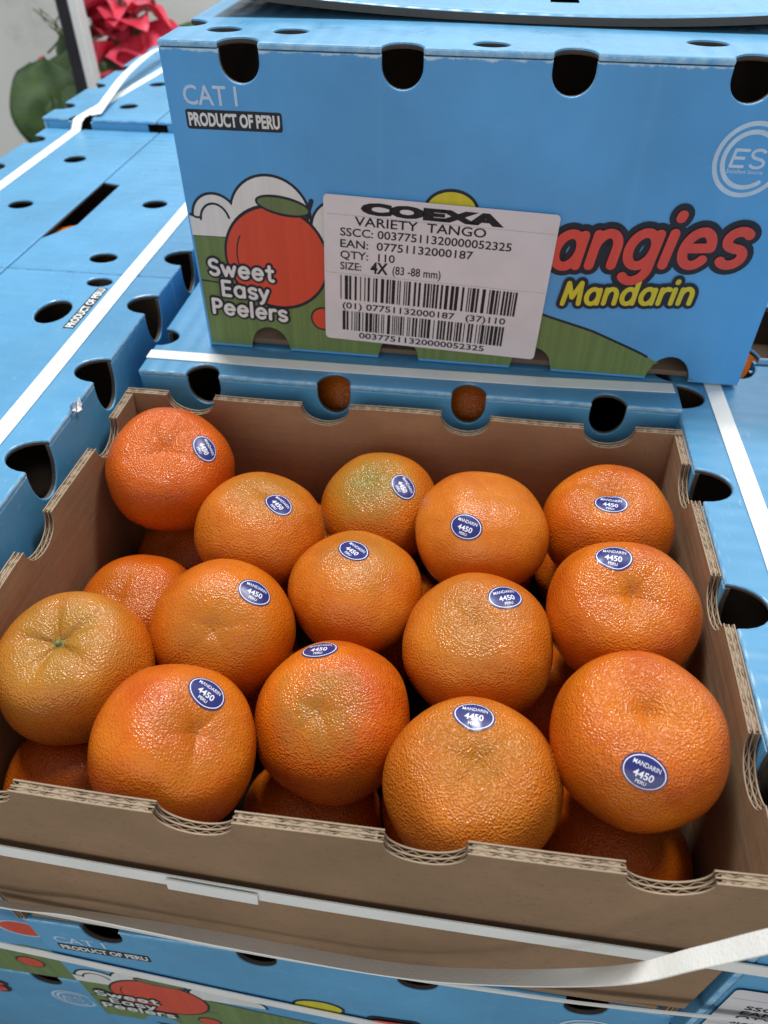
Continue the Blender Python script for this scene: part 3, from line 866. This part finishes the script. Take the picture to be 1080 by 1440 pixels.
def peel_mesh(R, q, dim, cre, sd, nr=72, ns=112):
    vs = [(0, 0, fruit_r((0, 0, 1), R, q, dim, cre, sd))]; fs = []
    for i in range(1, nr):
        th = PI * (i / nr) ** 1.15
        for j in range(ns):
            ph = 2 * PI * j / ns
            d = (math.sin(th) * math.cos(ph), math.sin(th) * math.sin(ph), math.cos(th))
            r = fruit_r(d, R, q, dim, cre, sd)
            vs.append((d[0] * r, d[1] * r, d[2] * r))
    vs.append((0, 0, -fruit_r((0, 0, -1), R, q, dim, cre, sd)))
    for j in range(ns): fs.append([0, 1 + j, 1 + (j + 1) % ns])
    for i in range(nr - 2):
        for j in range(ns):
            a, b = 1 + i * ns + j, 1 + i * ns + (j + 1) % ns
            fs.append([a, a + ns, b + ns, b])
    l = len(vs) - 1; k = 1 + (nr - 2) * ns
    for j in range(ns): fs.append([l, k + (j + 1) % ns, k + j])
    return mesh('peel', vs, fs, smooth=True)

M_STEM = mat_plain('stem_green', (.17, .165, .055), .7, .3, .3, 400, .3)
M_SCAR = mat_plain('stem_scar', (.20, .12, .022), .8, .2, .3, 500, .3)

def wrap(me, C, e1, e2, fn, off):
    "lay a flat mesh on the peel"
    for v in me.vertices:
        d = (C + e1 * v.co.x + e2 * v.co.y).normalized()
        v.co = d * (fn(d) + off)
    me.update()

def disc_grid(a, b, n=40, rings=7, r0=0.0):
    vs, fs = [], []
    for i in range(rings + 1):
        f = r0 + (1 - r0) * i / rings
        vs += [(a * f * math.cos(2 * PI * j / n), b * f * math.sin(2 * PI * j / n), 0) for j in range(n)]
    for i in range(rings):
        for j in range(n):
            k, l = i * n + j, i * n + (j + 1) % n
            fs.append([k, k + n, l + n, l])
    return mesh('disc', vs, fs, smooth=True)

def mandarin(idx, c, R, q, axis, st, tx, look, low=False, group=G_FR):
    c1, c2, gr, gc, dim, cre, label = look
    root = empty('mandarin', c, 0, label, 'mandarin', group)
    ax = Vector(axis).normalized()
    root.rotation_mode = 'QUATERNION'
    rot = Vector((0, 0, 1)).rotation_difference(ax) @ Quaternion((0, 0, 1), idx * 1.9)
    root.rotation_quaternion = rot
    sd = idx * 1.37 + .5
    m = mat_peel('peel_%02d' % idx, c1, c2, gr, gc, sd, pole={9: .62, 2: .74, 7: .90, 11: 1.06}.get(idx, .93), pores={0: 1.25, 12: 1.5, 13: 1.25, 3: .6, 5: .8, 8: .8, 10: .8}.get(idx, 1.0), rough={3: .27, 5: .25, 8: .25, 1: .25, 13: .19, 0: .19, 6: .19, 12: .21}.get(idx, .23))
    obj('peel', peel_mesh(R, q, dim, cre, sd, *((40, 60) if low else (80, 120))), m, root)
    fn = lambda d: fruit_r(d, R, q, dim, cre, sd)
    zt = fn((0, 0, 1))
    if cre >= 1:     # green stem button with a little star calyx
        vs, fs = [], []
        n = 20
        prof = [(.0006, .0032), (.0014, .0030), (.0016, .0016), (.0019, .0010), (.0036, .0007), (.0042, .0001)]
        for r, z in prof:
            for j in range(n):
                k = 1 + (.28 * math.cos(5 * 2 * PI * j / n) if r > .003 else 0)
                vs.append((r * k * math.cos(2 * PI * j / n), r * k * math.sin(2 * PI * j / n), zt + z + (.0006 if r > .003 else 0)))
        for i in range(len(prof) - 1):
            for j in range(n):
                a, b = i * n + j, i * n + (j + 1) % n
                fs.append([a, a + n, b + n, b])
        fs.append(list(range(n)))
        obj('stem', mesh('stem', vs, fs, smooth=True), M_STEM, root)
    elif not low and dim > .05:
        me = disc_grid(.0008, .0007, 14, 2)
        wrap(me, Vector((0, 0, zt)), Vector((1, 0, 0)), Vector((0, 1, 0)), fn, .00015)
        obj('stem_scar', me, M_SCAR, root)
    if st:
        inv = rot.inverted()
        d = (inv @ Vector(st)).normalized(); e1 = (inv @ Vector(tx)).normalized()
        Cp = d * fn(d)
        # true normal of the surface here
        h = .004
        t1 = e1 - d * e1.dot(d); t1.normalize(); t2 = d.cross(t1).normalized()
        pa = (Cp + t1 * h).normalized(); pb = (Cp - t1 * h).normalized(); pc = (Cp + t2 * h).normalized(); pd = (Cp - t2 * h).normalized()
        nn = (pa * fn(pa) - pb * fn(pb)).cross(pc * fn(pc) - pd * fn(pd)).normalized()
        e1 = (e1 - nn * e1.dot(nn)).normalized(); e2 = nn.cross(e1).normalized()
        a, b = .0102, .0080
        me = disc_grid(a, b); wrap(me, Cp, e1, e2, fn, .0003); s = obj('sticker', me, M_NAVY, root)
        me = disc_grid(a * .925, b * .905, 48, 1, .945); wrap(me, Cp, e1, e2, fn, .00042); obj('sticker_ring', me, M_STW, s)
        me = join_text([(text_mesh('MANDARIN', .0029, .00001), -.0061, .0022, 0, 0, .0122),
                        (text_mesh('4450', .0045, .00009), -.0045, -.0027, 0, 0, .0090),
                        (text_mesh('PERU', .0023, .00004), -.0024, -.0053, 0, 0, .0048)])
        wrap(me, Cp, e1, e2, fn, .00042); obj('sticker_lettering', me, M_STW, s)
    return root

for i, (g, axis, st, tx) in enumerate(FRUIT):
    mandarin(i, g[:3], g[3], g[4], axis, st, tx, LOOK[i])

LOW = [
 ((.0552, .2353, -.1005), 'mandarin of the lower layer showing dark red under the highest corner fruit'),
 ((.0470, .1620, -.0790), 'partly hidden orange mandarin between the stemmed fruit and the corner stack, lower layer'),
 ((.0484, .0498, -.1010), 'shaded mandarin of the lower layer under the stemmed fruit by the front wall'),
 ((.3500, .0530, -.0990), 'shaded red mandarin of the lower layer under the glossy fruit in the front corner'),
 ((.1840, .0530, -.1140), 'dark mandarin of the lower layer glimpsed between two front fruits'),
 ((.2638, .0699, -.1080), 'dark mandarin of the lower layer under the coarse-peeled front fruit'),
 ((.2101, .1989, -.1048), 'dark mandarin of the lower layer under the middle fruit'),
 ((.3045, .1500, -.1040), 'dark mandarin of the lower layer glimpsed beside the broad dimpled fruit'),
 ((.3506, .2597, -.1005), 'dark mandarin of the lower layer under the flattened corner fruit'),
 ((.1349, .2506, -.1005), 'dark mandarin of the lower layer behind the olive-topped fruit'),
 ((.1250, .1400, -.1150), 'dark mandarin of the lower layer under the faintly dimpled fruit'),
 ((.2700, .2600, -.1000), 'dark mandarin of the lower layer under the smooth scarless fruit'),
]
rl = random.Random(4)
for i, (c, lab_) in enumerate(LOW):
    ax = (rl.uniform(-.6, .6), rl.uniform(-.6, .6), 1)
    if i == 2: ax = (.2, -.9, .5)
    mandarin(20 + i, c, .0412, .86, ax, None, None, (RED1, ORA1, .3, OLV, .08, .2, lab_), low=True, group='mandarins of the lower layer')
INB = [((.155, .388, -.038), 'mandarin seen through the second vent hole of the carton behind the tray'),
       ((.258, .386, -.036), 'mandarin seen through the third vent hole of the carton behind the tray'),
       ((-.150, .546, -.0225), 'mandarin showing in the dark slot of the slotted side carton'),
       ((.462, .470, -.054), 'mandarin showing in the vent hole of the carton across the tray')]
for i, (c, lab_) in enumerate(INB):
    mandarin(40 + i, c, .0412, .86, (.1, -.2, 1), None, None, (RED1, ORA2, .2, OLV, .06, .1, lab_), low=True, group='mandarins inside the closed cartons')

# ------------------------------------------------------------------ packing straps
def strap(label, pts, wdir, width=.014, th=.0007, smooth=True, group='white plastic packing straps', name='packing_strap', sub=8):
    "flat plastic band along pts; wdir = direction of its width (one vector or one per point)"
    P = [Vector(p) for p in pts]
    Wd = [Vector(wdir)] * len(P) if not isinstance(wdir[0], (tuple, list)) else [Vector(w) for w in wdir]
    if smooth and len(P) > 2:
        Q, V = [], []
        for i in range(len(P) - 1):
            p0, p1, p2, p3 = P[max(0, i - 1)], P[i], P[i + 1], P[min(len(P) - 1, i + 2)]
            for k in range(sub):
                t = k / sub
                Q.append(.5 * (2 * p1 + (p2 - p0) * t + (2 * p0 - 5 * p1 + 4 * p2 - p3) * t * t + (3 * p1 - p0 - 3 * p2 + p3) * t ** 3))
                V.append(Wd[i].lerp(Wd[i + 1], t))
        Q.append(P[-1]); V.append(Wd[-1]); P, Wd = Q, V
    vs, fs = [], []
    for i, p in enumerate(P):
        tn = (P[min(i + 1, len(P) - 1)] - P[max(i - 1, 0)]).normalized()
        w = Wd[i] - tn * Wd[i].dot(tn); w.normalize()
        nn = tn.cross(w).normalized()
        for a, b in ((-1, -1), (1, -1), (1, 1), (-1, 1)):
            vs.append(p + w * (a * width / 2) + nn * (b * th / 2))
    for i in range(len(P) - 1):
        for k in range(4):
            a, b = 4 * i + k, 4 * i + (k + 1) % 4
            fs.append([a, b, b + 4, a + 4])
    fs += [[3, 2, 1, 0], [4 * len(P) - 4 + k for k in range(4)]]
    me = mesh('strap', vs, fs)
    bm = bmesh.new(); bm.from_mesh(me); bmesh.ops.recalc_face_normals(bm, faces=bm.faces); bm.to_mesh(me); bm.free()
    return tag(obj(name, me, M_STRAP), label, 'strap', group)

zl = .0206
strap('white strap over the side cartons, running beside the tiny origin print', [(-.0455, .0488, -.19), (-.0455, .0490, .016), (-.0455, .0535, zl), (-.046, .25, zl), (-.048, .446, zl), (-.048, .60, zl), (-.047, .826, zl), (-.046, .8325, .030), (-.046, .838, .0326), (-.045, 1.23, .0326)],
      [(1, 0, 0)] * 10, .0125, smooth=False)
strap('white strap over the side cartons on the outer side of the flap seam', [(-.262, .0488, -.19), (-.262, .0490, .016), (-.262, .0535, zl), (-.264, .50, zl), (-.268, .826, zl), (-.266, .8325, .030), (-.264, .838, .0326), (-.246, 1.05, .0326), (-.235, 1.23, .0326)],
      [(1, 0, 0)] * 9, .0125, smooth=False)
strap('white strap across the carton behind the tray, at the foot of the topmost carton', [(.0012, .3498, .0046), (.15, .3490, .0046), (.30, .3500, .0046), (.3985, .3540, .0046), (.4026, .3544, .001), (.4030, .3545, -.08)], (0, 1, 0), .0115, smooth=False)
strap('white strap lengthwise over the carton with the end label', [(.4305, -.0025, -.10), (.4305, -.0026, .001), (.4305, .001, .0031), (.431, .20, .0031), (.428, .398, .0031)], (1, 0, 0), .0120, smooth=False)
sz = [(.0, -.0052), (.05, -.0058), (.2, -.0068), (.35, -.0056), (.399, -.0046), (.56, -.0040), (.70, -.0040)]
strap('tight white strap stretched across the kraft front of the tray', [(-.02, -.0042, -.0535)] + [(x, y + .0012 if x > .01 else y + .0015, -.0555 - .068 * x + .03 * x * x) for x, y in sz], (0, 0, 1), .0118, smooth=True)
strap('sealed strap end overlapping the tight strap on the tray front', [(.128, -.00690, -.0645), (.150, -.00705, -.0662), (.1725, -.0072, -.0676)], (0, 0, 1), .0118, smooth=False)
tilt = (0, -.85, .5)
strap('loose white strap bowing out in front of the tray', [(-.06, -.008, -.112), (.026, -.0095, -.121), (.068, -.0100, -.1165), (.143, -.0105, -.1215), (.234, -.0120, -.1245), (.290, -.0150, -.102), (.338, -.0200, -.059), (.361, -.0220, -.020), (.377, -.0250, .016), (.395, -.03, .06)],
      [(0, -.6, .8)] * 3 + [tilt] * 7, .0092)
strap('white strap sagging below the loose one, passing under the white end label', [(-.06, -.006, -.128), (.05, -.0065, -.136), (.18, -.0075, -.148), (.309, -.0080, -.148), (.368, -.0075, -.1445), (.43, -.0065, -.140), (.56, -.0055, -.138)], (0, -.15, 1), .0085)
strap('white strap across the printed front of the carton under the tray', [(-.05, .0050, -.250), (.0, .0052, -.2605), (.063, .0052, -.2745), (.141, .0052, -.291), (.231, .0052, -.306), (.402, .0052, -.33)], (0, 0, 1), .0125)
strap('broad white strap lifted off the farthest side carton', [(-.246, .845, .0345), (-.256, .92, .040), (-.264, 1.00, .046), (-.266, 1.10, .050), (-.262, 1.17, .046), (-.25, 1.225, .0345)], (1, 0, .15), .014)

# ------------------------------------------------------------------ background: post, potted plant
M_POSTB = mat_plain('post_black', (.018, .018, .024), .45, .4, .2, 20, .05)
M_POSTW = mat_plain('post_white', (.72, .73, .72), .5, .4, .05, 20, .05)
post = empty('door_post', (-.80, 1.93, FLOOR_Z), 0, 'dark upright post with a white edge strip beside the potted plant', 'post')
obj('upright', boxmesh(-.021, .012, -.02, .02, 0, 2.2, .002), M_POSTB, post)
obj('edge_strip', boxmesh(.0125, .034, -.024, .018, 0, 2.2, .002), M_POSTW, post)

def mat_leaf():
    m = N('leaf', .35, .5)
    m.col(m.mix(m.ramp(m.noise(18, 3), .3, .7), (.024, .060, .020), (.085, .150, .045)))
    m.nrm(m.bump(m.noise(40, 2), .3, .004))
    return m.m
def mat_petal():
    m = N('petal', .25, .55)
    m.col(m.mix(m.ramp(m.noise(22, 3), .3, .7), (.72, .035, .075), (.90, .12, .19)))
    m.nrm(m.bump(m.noise(30, 3), .4, .006))
    return m.m
M_LEAF, M_PETAL = mat_leaf(), mat_petal()
M_TWIG = mat_plain('plant_stalk', (.10, .13, .04), .7, .3, .3, 40, .2)
M_POT = mat_plain('pot_glaze', (.30, .12, .07), .5, .4, .15, 10, .1)
def blade(length, width, bend, fold=.25, nu=12, nv=6, tipk=1.0):
    vs, fs = [], []
    for i in range(nu + 1):
        t = i / nu
        w = width * (math.sin(PI * min(1, t ** .75)) ** .8 if 0 < t < 1 else 0.02)
        x = length * (math.sin(bend * t) / bend if bend else t); z = -length * (1 - math.cos(bend * t)) / bend if bend else 0
        for j in range(nv + 1):
            s = j / nv * 2 - 1
            vs.append((x, s * w, z + abs(s) * w * fold + .012 * math.sin(7 * t + 3 * s) * w / width))
    for i in range(nu):
        for j in range(nv):
            a = i * (nv + 1) + j; fs.append([a, a + 1, a + nv + 2, a + nv + 1])
    return mesh('blade', vs, fs, smooth=True)
def tube(pts, r0, r1, n=8):
    vs, fs = [], []
    P = [Vector(p) for p in pts]
    for i, p in enumerate(P):
        tn = (P[min(i + 1, len(P) - 1)] - P[max(i - 1, 0)]).normalized()
        a = tn.orthogonal().normalized(); b = tn.cross(a)
        r = r0 + (r1 - r0) * i / (len(P) - 1)
        vs += [p + (a * math.cos(2 * PI * j / n) + b * math.sin(2 * PI * j / n)) * r for j in range(n)]
    for i in range(len(P) - 1):
        for j in range(n):
            k, l = i * n + j, i * n + (j + 1) % n
            fs.append([k, l, l + n, k + n])
    return mesh('tube', vs, fs, smooth=True)
plant = empty('potted_plant', (-.86, 2.2, FLOOR_Z), 0, 'potted plant with broad dark green leaves and glossy pink-red blooms', 'plant')
vs, fs = [], []
prof = [(.09, 0), (.115, .06), (.135, .20), (.145, .24), (.15, .26), (.135, .262), (.125, .23)]
for r, z in prof: vs += [(r * math.cos(2 * PI * j / 28), r * math.sin(2 * PI * j / 28), z) for j in range(28)]
for i in range(len(prof) - 1):
    for j in range(28):
        a, b = i * 28 + j, i * 28 + (j + 1) % 28
        fs.append([a, b, b + 28, a + 28])
fs += [list(range(27, -1, -1)), [6 * 28 + j for j in range(28)]]
obj('pot', mesh('pot', vs, fs, smooth=True), M_POT, plant)
rp = random.Random(12)
PL = Vector((-.86, 2.2, FLOOR_Z))
def leaf_at(name, mat, tip_base, yaw, pitch, roll, length, width, bend, stalk=True, label=None):
    "leaf with its base at a world point, joined to the pot by a stalk"
    b = Vector(tip_base) - PL
    M = Matrix.Translation(b) @ Matrix.Rotation(yaw, 4, 'Z') @ Matrix.Rotation(-pitch, 4, 'Y') @ Matrix.Rotation(roll, 4, 'X')
    o = obj(name, blade(length, width, bend), mat, plant, M)
    if stalk:
        a = Vector((rp.uniform(-.04, .04), rp.uniform(-.04, .04), .22))
        pts = [a + (b - a) * t + Vector((0, 0, .06 * math.sin(PI * t))) for t in [i / 7 for i in range(8)]]
        obj('stalk', tube(pts, .006, .0035), M_TWIG, plant)
    return o
LV = [((-.98, 2.10, -.19), 3.6, -1.0, .3, .34, .075, .8), ((-.95, 2.16, -.21), 4.2, -1.1, -.5, .34, .07, .6), ((-.90, 2.12, -.18), 4.9, -.9, .4, .32, .085, .9),
      ((-.86, 2.10, -.20), 5.4, -.8, -.2, .30, .08, .9), ((-.80, 2.14, -.20), 5.0, -1.0, .2, .30, .08, .6), ((-1.0, 2.2, -.25), 3.2, -.6, .1, .26, .065, 1.0),
      ((-.88, 2.18, -.12), 4.4, -.2, .6, .26, .06, 1.2), ((-.78, 2.2, -.13), 5.8, .1, .4, .24, .055, 1.2), ((-.74, 2.22, -.16), 5.6, -.4, .1, .28, .07, .9),
      ((-.66, 2.22, -.14), 6.0, .3, .5, .26, .045, 1.0), ((-.70, 2.2, -.18), 5.2, -.9, .2, .26, .07, .6), ((-.93, 2.1, -.30), 4.6, -1.2, .2, .26, .08, .4),
      ((-.83, 2.12, -.30), 5.0, -1.2, -.2, .26, .08, .4)]
LV += [((-1.01, 2.05, -.185), 4.5, -1.25, .15, .27, .085, .5), ((-.95, 2.02, -.165), 4.8, -1.30, -.15, .28, .10, .5), ((-.89, 2.06, -.15), 5.0, -1.2, .1, .28, .10, .6),
       ((-.83, 2.05, -.16), 4.7, -1.3, -.2, .26, .09, .5), ((-.77, 2.08, -.13), 4.9, -1.2, .2, .26, .09, .5), ((-.86, 2.1, -.06), 4.3, -.9, .3, .22, .07, .8), ((-.72, 2.12, -.15), 4.6, -1.25, 0, .26, .09, .4)]
for l in LV: leaf_at('leaf', M_LEAF, *l)
for k in range(3): leaf_at('leaf', M_PETAL, (-.985 + .03 * k, 2.09, -.175 - .02 * k), 3.5 + .8 * k, -.9, .2, .09, .022, .7, False)
for k in range(26):
    a = rp.uniform(0, 2 * PI)
    base = (-.735 + rp.uniform(-.035, .035), 2.10 + rp.uniform(-.03, .03), -.055 - .0075 * k + rp.uniform(-.02, .06))
    leaf_at('petal', M_PETAL, base, a, rp.uniform(-.5, .9), rp.uniform(-1, 1), rp.uniform(.10, .15), rp.uniform(.045, .065), rp.uniform(.6, 1.6), k % 4 == 0)
for k in range(4):
    pts = [Vector((-.95 + .03 * k, 2.05, -.16)) - PL + Vector((.05 * math.sin(t * 3 + k), 0, .10 * t)) for t in [i / 8 for i in range(9)]]
    obj('tendril', tube(pts, .0028, .0016), M_TWIG, plant)
